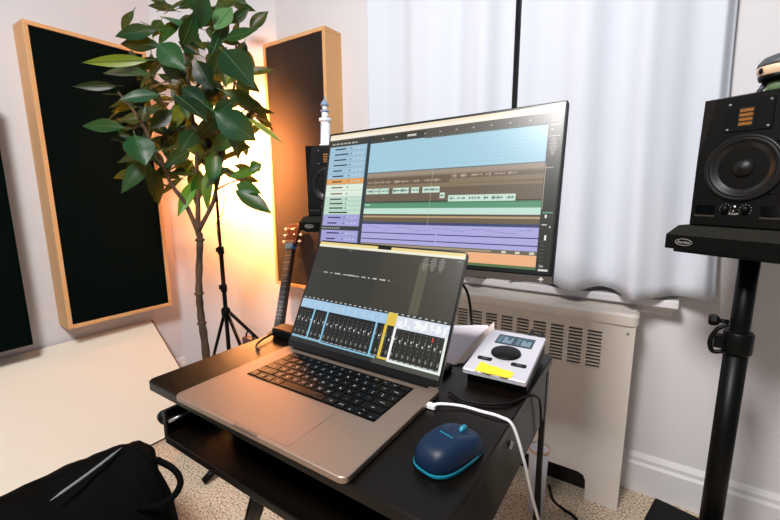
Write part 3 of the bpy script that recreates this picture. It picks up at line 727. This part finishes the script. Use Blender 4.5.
def stand(spk, yaw, label, kind, prz):
    c = Vector(spk)+Matrix.Rotation(yaw, 3, 'Z') @ Vector((.0925, .05, 0)); z = spk[2]-.055
    if kind == 'r': px, py = .190, 1.20
    else: px, py = c.x+.02, c.y+.03
    root = empty('speaker_stand', (px, py, 0), 0, label, 'speaker stand', 'black speaker stands')
    b = MB(); b.T = Matrix.Translation((c.x-px, c.y-py, 0)) @ Matrix.Rotation(yaw, 4, 'Z'); b.rbox(-.10, .10, -.09, .11, z-.006, z, .01, M['blackm'], 3); b.build('top_plate', root)
    b = MB(); b.lathe([(.018, .66), (.0195, .70), (.0195, z-.006)], M['blackm'], 24); b.build('inner_pole', root)
    b = MB(); b.lathe([(.0235, .03), (.0235, .69)], M['blackm'], 24); b.build('outer_pole', root)
    b = MB(); b.lathe([(.026, .665), (.029, .67), (.029, .715), (.026, .72)], M['black'], 24); b.box(-.045, -.02, -.012, .012, .675, .705, M['black']); co = b.build('collar', root)
    if kind == 'r':
        b = MB(); b.T = Matrix.Translation((-.052, -.01, .742)); b.lathe([(.005, .012), (.005, .03)], M['blackm'], 10, axis='x'); b.lathe([(.011, -.008), (.014, -.004), (.014, .006), (.010, .012)], M['black'], 6, axis='x', smooth=False); b.build('knob', co)
        b = MB(); b.tube(cat([(-.022, -.01, .735), (-.042, -.012, .72), (-.052, -.012, .69), (-.045, -.012, .665), (-.026, -.012, .668)], 5), .005, M['black'], 8); b.build('clamp_lever', co)
        b = MB(); b.T = Matrix.Rotation(radians(-13), 4, 'Z'); b.rbox(-.165, .21, -.21, .255, .0005, .02, .006, M['blackm'], 3, .002); b.build('base_plate', root)
    else:
        for a, l in ((prz-2, .625), (prz+120, .30), (prz+240, .30)):
            a = radians(a); e = Vector((cos(a)*l, sin(a)*l, .02))
            b = MB(); b.tube([(cos(a)*.02, sin(a)*.02, .33), tuple(e*.995)], .010, M['blackm'], 10); lg = b.build('leg', root)
            b = MB(); b.tube([tuple(e*.93+Vector((0, 0, .024))), (e.x, e.y, .013)], [.014, .013], M['black'], 12); b.build('rubber_foot', lg)
stand(SR, YR, 'black height-adjustable speaker stand with clamp knob, right of the radiator', 'r', 0)
cl = Vector(SL)+Matrix.Rotation(YL, 3, 'Z') @ Vector((.0925, .05, 0))
stand(SL, YL, 'black tripod stand under the left speaker, one foot showing below the desk tray', 'l', math.degrees(math.atan2(.75-cl.y-.03, -1.245-cl.x-.02)))

# ------------------------------------------------------------ figurines
def lighthouse(loc):
    root = empty('lighthouse_model', loc, 0, 'small white and blue lighthouse model on top of the left speaker', 'figurine'); root.scale = (.95, .95, 1.08)
    b = MB(); b.lathe([(.027, 0), (.027, .006), (.022, .008), (.020, .05), (.018, .085)], M['lhwhite'], 20); b.build('tower', root)
    b = MB(); b.lathe([(.018, .085), (.026, .09), (.026, .098), (.015, .100)], M['lhwhite'], 20); b.lathe([(.0255, .098), (.0255, .100), (.024, .100)], M['lhblue'], 20, cap=False); b.build('gallery', root)
    b = MB(); b.lathe([(.014, .098), (.0135, .122)], M['lhwhite'], 12); b.build('upper_tower', root)
    b = MB(); b.lathe([(.013, .120), (.019, .122), (.018, .127), (.011, .129)], M['lhblue'], 20); b.build('balcony', root)
    b = MB(); b.lathe([(.010, .127), (.010, .145)], M['lhwhite'], 10); b.build('lantern', root)
    b = MB(); b.lathe([(.018, .144), (.016, .150), (.008, .161), (.003, .165), (.002, .176), (.0002, .178)], M['lhblue'], 20); b.build('roof', root)
    for k in range(3):
        b = MB(); b.T = Matrix.Rotation(radians(-45+10*k), 4, 'Z'); b.box(-.004, .004, -.0225+.001*k, -.018, .018+.026*k, .028+.026*k, M['lhblue']); b.build('window', root)
p = Vector(SL)+Matrix.Rotation(YL, 3, 'Z') @ Vector((.080, .03, .2805)); lighthouse(p)
def toy(loc):
    root = empty('toy_figure', loc, radians(-20), 'small toy figure with grey cap and cream face on the right speaker', 'figurine'); root.scale = (1.08, 1.08, 1.2)
    b = MB(); b.lathe([(.012, 0), (.020, .003), (.018, .016), (.012, .024)], M['green'], 16); b.build('body', root)
    for x in (-.012, .012):
        b = MB(); b.rbox(x-.006, x+.006, -.014, .010, 0.0005, .010, .004, M['green'], 3); b.build('foot', root)
    b = MB(); b.tube([(-.020, -.002, .018), (-.028, -.006, .004)], [.005, .004], M['grey'], 8); b.build('arm', root)
    b = MB(); n = 20
    prof = [(.020, .020), (.030, .026), (.036, .036), (.036, .044)]
    b.lathe([(r, z) for r, z in prof], M['cream'], n); hd = b.build('head', root)
    b = MB(); b.lathe([(.0365, .043), (.035, .050), (.028, .058), (.014, .063), (.0002, .064)], M['grey'], n); b.build('cap', hd)
    b = MB(); b.lathe([(.018, .018), (.031, .0215), (.0335, .028), (.030, .030)], M['black'], n, cap=True); b.build('chin', hd)
    for a in (228, 318):
        a = radians(a); b = MB(); b.lathe([(.0045, -.0345), (.005, -.037), (.003, -.0385)], M['black'], 12, axis='y', o=(0, 0, .036)); b.T = Matrix.Identity(4)
        o = b.build('eye', hd); o.rotation_euler = (0, 0, a+pi/2)
    b = MB(); b.lathe([(.012, .062), (.012, .078), (.009, .084)], M['lhwhite'], 16, o=(.012, 0, 0)); b.build('crest', hd)
toy((.190, 1.175, SR[2]+.2805))

# ------------------------------------------------------------ light stand, lamp
def light_stand():
    X, Y = -1.620, 1.05
    root = empty('light_stand', (X, Y, 0), 0, 'thin black tripod light stand behind the plant, in the slanted corner', 'light stand')
    b = MB(); b.lathe([(.0095, .16), (.0095, .80)], M['blackm'], 14); b.build('lower_tube', root)
    b = MB(); b.lathe([(.006, .79), (.006, 1.17)], M['blackm'], 12); b.build('upper_tube', root)
    for z in (.795, .62):
        b = MB(); b.lathe([(.013, z-.02), (.014, z-.018), (.014, z+.012), (.010, z+.016)], M['black'], 14); b.box(-.03, -.01, -.006, .006, z-.012, z+.008, M['black']); b.build('collar', root)
    b = MB(); b.lathe([(.018, .485), (.020, .49), (.020, .515), (.014, .525)], M['black'], 14); b.build('hub', root)
    for a in (165, -8, 82):
        a = radians(a); l = .40
        b = MB(); b.tube([(cos(a)*.015, sin(a)*.015, .50), (cos(a)*l, sin(a)*l, .012)], .008, M['blackm'], 8); lg = b.build('leg', root)
        b = MB(); b.tube([(cos(a)*.01, sin(a)*.01, .20), (cos(a)*l*.55, sin(a)*l*.55, .225)], .004, M['blackm'], 6); b.build('brace', lg)
    b = MB(); b.tube(cat([(.0, -.01, 1.16), (.06, -.015, 1.12), (.085, -.02, 1.03), (.06, -.02, .96), (.01, -.015, .92), (.015, -.015, .8), (.03, -.012, .6), (.02, -.012, .4), (.03, -.02, .2)], 6), .002, M['cable'], 6); b.build('cable', root)
    lamp = empty('led_light', (X, Y, 1.17), radians(9), 'black LED lamp head on the light stand, hidden among the leaves', 'lamp')
    b = MB(); b.rbox(-.055, .055, -.02, .02, .015, .125, .008, M['black'], 3, axis='y'); b.build('housing', lamp)
    b = MB(); b.box(-.05, .05, .0202, .024, .02, .12, M['lampface']); b.build('diffuser', lamp)
    b = MB(); b.lathe([(.012, 0), (.012, .015)], M['black'], 12); b.build('mount', lamp)
    b = MB(); b.box(.005, .02, -.0215, -.02, .055, .060, M['pale']); b.build('indicator', lamp)
    b = MB(); b.box(.005, .02, -.0215, -.02, .045, .050, M['ledw']); b.build('indicator', lamp)
light_stand()
b = MB(); b.rbox(-1.345, -1.285, .93, .96, .30, .475, .008, M['leather'], 4); b.tube(cat([(-1.335, .945, .475), (-1.32, .945, .50), (-1.295, .945, .495), (-1.285, .945, .45)], 5), .004, M['black'], 6)
b.box(-1.36, -1.27, .91, .98, 0, .30, M['leather']); tag(b.build('leather_case', bevel=.004), 'brown leather case poking up behind the desk beside the light stand', 'case')

# ------------------------------------------------------------ guitar
def guitar():
    # neck axis from body up: local z along neck, x across, -y front
    head = Vector((-1.488, 1.372, .895)); low = Vector((-1.440, 1.19, .395))
    ax = (head-low).normalized()
    nut = head-ax*.125
    yv = Vector((0, 1, 0)); xv = yv.cross(ax).normalized()*1; yv = ax.cross(xv).normalized()
    R_ = Matrix((xv, yv, ax)).transposed().to_4x4()
    root = empty('acoustic_guitar', (0, 0, 0), 0, 'acoustic guitar with blue capo cloth, leaning on the pine-framed panel', 'guitar')
    root.matrix_world = Matrix.Translation(nut) @ R_
    b = MB(); b.T = Matrix.Identity(4)
    def prism(pts, y0, y1, m, name, parent):
        q = MB(); n = len(pts); q.add([(x, y0, z) for x, z in pts]+[(x, y1, z) for x, z in pts], [tuple(range(n)), tuple(reversed(range(n, 2*n)))]+[((i+1) % n, i, i+n, (i+1) % n+n) for i in range(n)], m); return q.build(name, parent, bevel=.0015)
    prism([(-.0225, -.42), (.0265, -.42), (.0215, 0), (-.0215, 0)][::1], -.006, 0, M['rose'], 'fretboard', root)
    prism([(-.024, -.42), (.024, -.42), (.021, .0), (-.021, .0)], 0, .02, M['head'], 'neck', root)
    z = 0
    for k in range(14):
        z = .65*(2**(-k/12))-.65; w = .0215+.0045*(-z/.42)
        if z < -.42: break
        q = MB(); q.box(-w, w, -.0072, -.0058, z-.0013, z+.0013, M['steel']); q.build('fret', root)
    hs = prism([(-.0215, 0), (.0215, 0), (.038, .035), (.042, .115), (.024, .128), (.010, .120), (0, .127), (-.010, .120), (-.024, .128), (-.042, .115), (-.038, .035)], -.003, .013, M['head'], 'headstock', root)
    for sx in (-1, 1):
        for k in range(3):
            zz = .035+.033*k
            q = MB(); q.tube([(sx*.026, .005, zz), (sx*.052, .005, zz)], .0022, M['steel'], 8); q.lathe([(.002, -.010), (.0035, -.009), (.0035, -.003)], M['steel'], 10, o=(sx*.022, 0, zz), axis='y')
            q.T = Matrix.Translation((sx*.056, .005, zz)); q.lathe([(.0001, -.0075), (.006, -.005), (.0075, 0), (.006, .005), (.0001, .0075)], M['ivory'], 12); q.build('tuning_peg', hs)
    q = MB(); q.box(-.012, .012, -.0036, -.003, .095, .101, M['ivory']); q.build('headstock_inlay', hs)
    q = MB(); q.rbox(-.0255, .0255, -.012, .022, -.004, .024, .004, M['bluecloth'], 3); q.build('blue_wrap', root)
    q = MB()
    for k in range(6): x = -.015+.006*k; q.tube([(x, -.009, .04), (x, -.0085, -.42), (x*1.3, -.012, -.64)], .0006, M['steel'], 5)
    q.build('strings', root)
    # body below the desk line
    n = 64; pts = []
    for k in range(n):
        a = 2*pi*k/n; s = sin(a); r = 1
        w_ = .185 if s < 0 else .14
        x = cos(a)*(w_-.055*math.exp(-((s-.15)/.30)**2)*1); zc = -.615+.225*s
        pts.append((x, zc))
    prism(pts[::-1][::-1], .002, .098, M['spruce'], 'body', root)
    q = MB(); q.lathe([(.048, -.0005), (.048, .0005)], M['glass_and_shade'], 32, o=(0, .001, -.53), axis='y'); q.build('sound_hole', root)
    q = MB(); q.box(-.06, .06, -.008, .002, -.69, -.67, M['rose']); q.build('bridge', root)
    return root
g_ = guitar()

# ------------------------------------------------------------ plant
def plant():
    PX, PY = -1.475, .845
    rn = random.Random(11)
    root = empty('potted_plant', (PX, PY, 0), 0, 'tall rubber plant with glossy dark green leaves in front of the slanted corner', 'plant')
    b = MB(); b.lathe([(.085, 0), (.09, .004), (.105, .17), (.11, .172), (.11, .185), (.10, .185), (.098, .15)], M['pot'], 28, cap=True); b.build('pot', root)
    b = MB(); b.lathe([(.098, .145), (.099, .155), (.0001, .160)], M['soil'], 24, cap=False); b.build('soil', root)
    camr = Vector((.832, .554, 0)); camf = Vector((-.547, .819, 0))
    def W(px, py, dep=0):    # photo pixel -> point near the trunk's depth
        depth = 1.515+dep; f = 396.13
        R3 = Matrix(((.832, -.547, -.090), (.554, .819, .147), (-.007, -.172, .985)))
        d = R3 @ Vector(((px-390)/f, 1, -(py-260)/f)); p = Vector((0, 0, 1.0522))+d*depth
        c0 = Vector((0, 0, 1.0522))
        if p.x < -1.97: p = c0+(p-c0)*(1.97/-p.x)
        return Vector((p.x-PX, p.y-PY, p.z))
    tr = [Vector((0, 0, .14)), W(206, 353), W(201, 315, .01), W(199, 285, -.01), W(200, 240), W(198, 232)]
    stems = []
    def stem(pts, r0, r1, name='branch'):
        P = cat(pts, 6); b = MB(); n = len(P); b.tube(P, [r0+(r1-r0)*i/(n-1) for i in range(n)], M['bark'], 9); stems.append(P); return b
    b = MB(); P = cat(tr, 8); n = len(P)
    b.tube(P, [.0145-.004*i/n+.0012*sin(i*1.7) for i in range(n)], M['bark'], 12)
    for zf in (.35, .55, .8):
        q = P[int(n*zf)]; b.lathe([(.012, -.008), (.019, 0), (.012, .008)], M['bark'], 10, o=tuple(q), cap=False)
    b.build('trunk', root)
    J = tr[-1]
    br = [([J, W(186, 205, -.02), W(172, 185, -.05), W(160, 160, -.06), W(140, 120, -.08), W(118, 92, -.10)], .009),
          ([W(186, 205, -.02), W(176, 190, .02), W(150, 180, .06), W(135, 172, .08)], .005),
          ([J, W(198, 205, .0), W(197, 175, .03), W(196, 140, .03), W(190, 100, .02), W(186, 60, .0), W(184, 25, 0)], .010),
          ([J, W(212, 205, -.02), W(216, 190, -.03), W(222, 160, -.04), W(228, 120, -.06), W(235, 80, -.05), W(236, 45, -.02)], .009),
          ([W(216, 190, -.03), W(232, 182, -.08), W(250, 178, -.10)], .004),
          ([W(196, 140, .03), W(175, 120, .05), W(158, 95, .04), W(150, 70, .03)], .006),
          ([W(190, 100, .02), W(205, 70, .05), W(212, 40, .05), W(215, 10, .03)], .006),
          ([W(228, 120, -.06), W(245, 110, -.05), W(255, 100, 0)], .004)]
    bb = MB()
    for pts, r in br:
        P = cat(pts, 6); n = len(P); bb.tube(P, [r*(1-.6*i/n) for i in range(n)], M['bark'], 8)
    bb.build('branches', root)
    lv = MB(); pt = lv
    greens = ['#12401f', '#0e3a20', '#1a4c2a', '#0c3022', '#245a30', '#16452f', '#0d3424']
    def leaf(base, tip, wid, nrm, col, cup=.25, droop=.15):
        base = Vector(base); tip = Vector(tip); ax = tip-base; L = ax.length; ax.normalize()
        side = ax.cross(nrm).normalized(); up = side.cross(ax).normalized()
        N = 8; vs = []; 
        for i in range(N+1):
            t = i/N; w_ = wid*max(0.02, (sin(pi*t**.9))**1.05)*(1 if t < .97 else .15)
            c = base+ax*L*t-up*droop*L*(t*t-t*.3)
            for k, s in enumerate((-1, -.5, 0, .5, 1)):
                vs.append(tuple(c+side*w_*s+up*(cup*w_*abs(s)**1.5+.03*wid*sin(t*14+s*2))))
        fs = [(i*5+k, (i+1)*5+k, (i+1)*5+k+1, i*5+k+1) for i in range(N) for k in range(4)]
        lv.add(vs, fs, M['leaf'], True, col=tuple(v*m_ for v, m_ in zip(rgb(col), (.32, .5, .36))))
        # midrib
        mr = [tuple(base+ax*L*(i/N)-up*droop*L*((i/N)**2-(i/N)*.3)+up*.0012) for i in range(N+1)]
        lv_rib.tube(mr, [.0016*(1-.7*i/N) for i in range(N+1)], M['rib'], 4)
        pt.tube([tuple(base), tuple(base-ax*.018)], .0016, M['rib'], 5)
    M['rib'] = mat('leaf_rib', '#3f6038', .5)
    lv_rib = lv
    cam = Vector((-PX, -PY, 1.05))
    # big leaves read off the photo: base px, tip px, half width (px), tone, depth
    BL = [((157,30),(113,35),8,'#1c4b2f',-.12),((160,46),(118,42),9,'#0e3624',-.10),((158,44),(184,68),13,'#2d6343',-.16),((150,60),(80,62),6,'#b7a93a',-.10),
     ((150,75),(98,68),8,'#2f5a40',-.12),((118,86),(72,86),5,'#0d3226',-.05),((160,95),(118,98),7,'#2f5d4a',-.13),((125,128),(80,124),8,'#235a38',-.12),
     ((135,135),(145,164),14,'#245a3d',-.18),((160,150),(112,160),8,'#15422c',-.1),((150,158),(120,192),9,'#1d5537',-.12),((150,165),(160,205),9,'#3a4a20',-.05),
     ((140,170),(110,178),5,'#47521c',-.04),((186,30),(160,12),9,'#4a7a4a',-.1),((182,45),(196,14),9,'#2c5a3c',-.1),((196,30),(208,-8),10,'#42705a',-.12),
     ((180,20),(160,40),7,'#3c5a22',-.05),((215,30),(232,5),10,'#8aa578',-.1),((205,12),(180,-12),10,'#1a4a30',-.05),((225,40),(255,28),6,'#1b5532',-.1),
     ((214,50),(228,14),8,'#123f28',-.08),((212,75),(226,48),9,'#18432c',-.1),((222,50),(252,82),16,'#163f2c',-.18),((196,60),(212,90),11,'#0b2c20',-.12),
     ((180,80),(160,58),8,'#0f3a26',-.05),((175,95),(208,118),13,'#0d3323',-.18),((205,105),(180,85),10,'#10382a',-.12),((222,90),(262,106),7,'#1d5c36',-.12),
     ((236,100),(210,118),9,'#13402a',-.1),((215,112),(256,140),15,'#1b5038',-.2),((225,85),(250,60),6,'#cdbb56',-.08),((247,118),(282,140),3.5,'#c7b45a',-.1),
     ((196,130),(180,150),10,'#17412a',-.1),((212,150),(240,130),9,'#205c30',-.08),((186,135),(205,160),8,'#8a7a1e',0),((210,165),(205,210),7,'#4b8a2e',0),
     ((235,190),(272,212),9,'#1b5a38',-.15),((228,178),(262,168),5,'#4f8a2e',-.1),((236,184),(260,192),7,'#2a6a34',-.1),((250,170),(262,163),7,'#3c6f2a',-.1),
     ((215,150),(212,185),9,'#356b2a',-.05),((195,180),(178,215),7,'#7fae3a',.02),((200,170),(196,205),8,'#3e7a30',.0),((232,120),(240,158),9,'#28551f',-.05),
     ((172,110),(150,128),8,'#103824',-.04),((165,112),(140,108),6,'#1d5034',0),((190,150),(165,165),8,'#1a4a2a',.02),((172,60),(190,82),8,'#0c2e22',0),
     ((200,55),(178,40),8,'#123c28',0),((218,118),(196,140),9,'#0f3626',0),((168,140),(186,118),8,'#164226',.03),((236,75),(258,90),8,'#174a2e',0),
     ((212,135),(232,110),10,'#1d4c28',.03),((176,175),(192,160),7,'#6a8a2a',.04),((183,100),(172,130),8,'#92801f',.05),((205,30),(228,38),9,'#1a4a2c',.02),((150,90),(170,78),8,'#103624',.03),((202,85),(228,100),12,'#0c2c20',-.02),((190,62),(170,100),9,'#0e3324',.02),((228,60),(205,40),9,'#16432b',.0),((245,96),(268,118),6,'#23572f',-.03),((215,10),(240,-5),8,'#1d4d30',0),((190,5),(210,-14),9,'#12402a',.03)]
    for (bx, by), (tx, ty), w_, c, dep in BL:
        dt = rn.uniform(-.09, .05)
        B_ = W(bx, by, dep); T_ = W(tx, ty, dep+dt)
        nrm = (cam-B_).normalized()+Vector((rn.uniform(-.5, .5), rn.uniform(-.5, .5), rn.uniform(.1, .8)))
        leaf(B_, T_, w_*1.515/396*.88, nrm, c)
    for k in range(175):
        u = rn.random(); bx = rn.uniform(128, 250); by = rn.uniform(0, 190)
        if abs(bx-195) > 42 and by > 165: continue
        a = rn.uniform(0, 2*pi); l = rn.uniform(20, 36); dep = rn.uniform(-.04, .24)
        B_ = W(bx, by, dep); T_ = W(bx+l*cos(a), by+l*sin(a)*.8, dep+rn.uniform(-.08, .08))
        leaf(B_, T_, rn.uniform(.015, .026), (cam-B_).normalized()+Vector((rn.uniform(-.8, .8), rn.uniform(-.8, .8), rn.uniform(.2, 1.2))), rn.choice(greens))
    lv.build('foliage', root); pass
plant()

# ------------------------------------------------------------ bag
def bag():
    root = empty('black_bag', (-1.15, .22, 0), 0, 'black nylon bag with a side loop, slumped in front of the white board', 'bag')
    ox, oy = -1.15, .22
    # ridge line from left to right, top of the bag
    ridge = [(-1.19, -.12, .325), (-1.20, .02, .335), (-1.205, .14, .352), (-1.212, .25, .352), (-1.195, .34, .358), (-1.175, .41, .364), (-1.155, .450, .360), (-1.135, .472, .335)]
    b = MB(); P = cat(ridge, 4); n = len(P); vs = []; K = 18
    rn = random.Random(4)
    for i, p in enumerate(P):
        t = i/(n-1); end = 1-max(0, (t-.5)/.5)**2*.55
        for k in range(K):
            a = 2*pi*k/K
            hh = p.z; zc = hh*.5
            rx = .17*end*(1-.45*max(0, sin(a))**1.5); rz = hh*.5
            x = p.x+cos(a)*rx+.02*(1-sin(a)); z = zc+sin(a)*rz*(1 if sin(a) > 0 else .98)
            x += .008*sin(i*1.3+k*2.1); z += .006*sin(i*2.1+k*1.7)*(sin(a) > -.5)
            vs.append((x-ox, p.y-oy+.012*sin(k*1.9+i*.7), max(z, .002)))
    fs = [(i*K+k, i*K+(k+1) % K, (i+1)*K+(k+1) % K, (i+1)*K+k) for i in range(n-1) for k in range(K)]+[tuple(reversed(range(K))), tuple(range((n-1)*K, n*K))]
    b.add(vs, fs, M['bag'], True); b.build('body', root, subsurf=1)
    b = MB(); b.tube([(x-ox, y-oy, z) for x, y, z in cat([(-1.112, .235, .347), (-1.118, .275, .353), (-1.128, .32, .358), (-1.142, .37, .364), (-1.155, .405, .367)], 6)], [.001, .0015, .002, .003, .0035]+[.0035]*15+[.003, .002, .002, .001, .001], M['bagtrim'], 6); b.build('piping', root)
    b = MB(); b.tube([(x-ox, y-oy, z) for x, y, z in cat([(-1.10, .465, .315), (-1.045, .477, .305), (-1.01, .477, .293), (-.990, .466, .28), (-.980, .44, .27), (-.995, .41, .26), (-1.04, .385, .25)], 6)], .0085, M['bag'], 8); b.build('side_loop', root)
    return root
bag()

# ------------------------------------------------------------ plastic cup under the desk
root = empty('plastic_bin', (-.243, 1.22, 0), 0, 'tall translucent plastic bin with orange rim on the carpet behind the desk leg', 'bin')
b = MB(); b.lathe([(.023, .0005), (.024, .003), (.030, .235), (.0285, .235), (.022, .006)], M['cup'], 28); b.build('shell', root)
b = MB(); b.lathe([(.030, .228), (.0315, .230), (.0315, .238), (.0285, .238)], M['orange'], 28, cap=False); b.build('rim', root)
b = MB(); b.rbox(-.016, .016, -.012, .012, .008, .2, .004, M['paper'], 3); b.build('content', root)

# ------------------------------------------------------------ camera
cam = bpy.data.cameras.new('camera'); co = bpy.data.objects.new('camera', cam); C.objects.link(co)
import numpy as np
def rx(a): return Matrix.Rotation(a, 4, 'X')
wy, p_, r_ = -.5886, .1727, .0067
R = Matrix.Rotation(-wy, 4, 'Z') @ Matrix.Rotation(-p_, 4, 'X') @ Matrix.Rotation(r_, 4, 'Y')
co.matrix_world = Matrix.Translation((0, 0, 1.0522)) @ R @ Matrix.Rotation(pi/2, 4, 'X')
cam.sensor_width = 36; cam.sensor_fit = 'HORIZONTAL'; cam.lens = 396.13/780*36; cam.clip_start = .01
sc.camera = co

# ------------------------------------------------------------ light
def area(name, loc, target, size, power, col, spread=180, shape='SQUARE', sy=None):
    l = bpy.data.lights.new(name, 'AREA'); l.energy = power; l.color = col; l.size = size; l.shape = shape
    if sy: l.shape = 'RECTANGLE'; l.size_y = sy
    l.spread = radians(spread)
    o = bpy.data.objects.new(name, l); C.objects.link(o); o.location = loc
    o.rotation_euler = (Vector(target)-Vector(loc)).to_track_quat('-Z', 'Y').to_euler(); return o
area('ceiling_light', (-.40, -.40, 2.35), (-.5, .5, .8), .45, 66, (1, .97, .955))
# warm LED lamp aimed into the corner
l = bpy.data.lights.new('warm_lamp', 'SPOT'); l.energy = 270; l.color = (1, .385, .115); l.shadow_soft_size = .04; l.spot_size = radians(150); l.spot_blend = 1
o = bpy.data.objects.new('warm_lamp', l); C.objects.link(o); o.location = (-1.635, 1.112, 1.25)
o.rotation_euler = Vector((-.38, 1, -.22)).to_track_quat('-Z', 'Y').to_euler()
wd = bpy.data.worlds.new('w'); sc.world = wd; wd.use_nodes = True
bg = wd.node_tree.nodes['Background']; bg.inputs[0].default_value = (.93, .95, 1, 1); bg.inputs[1].default_value = .20
vs_ = sc.view_settings; vs_.view_transform = 'Standard'; vs_.look = 'None'; vs_.exposure = 0; vs_.gamma = 1; vs_.use_curve_mapping = False
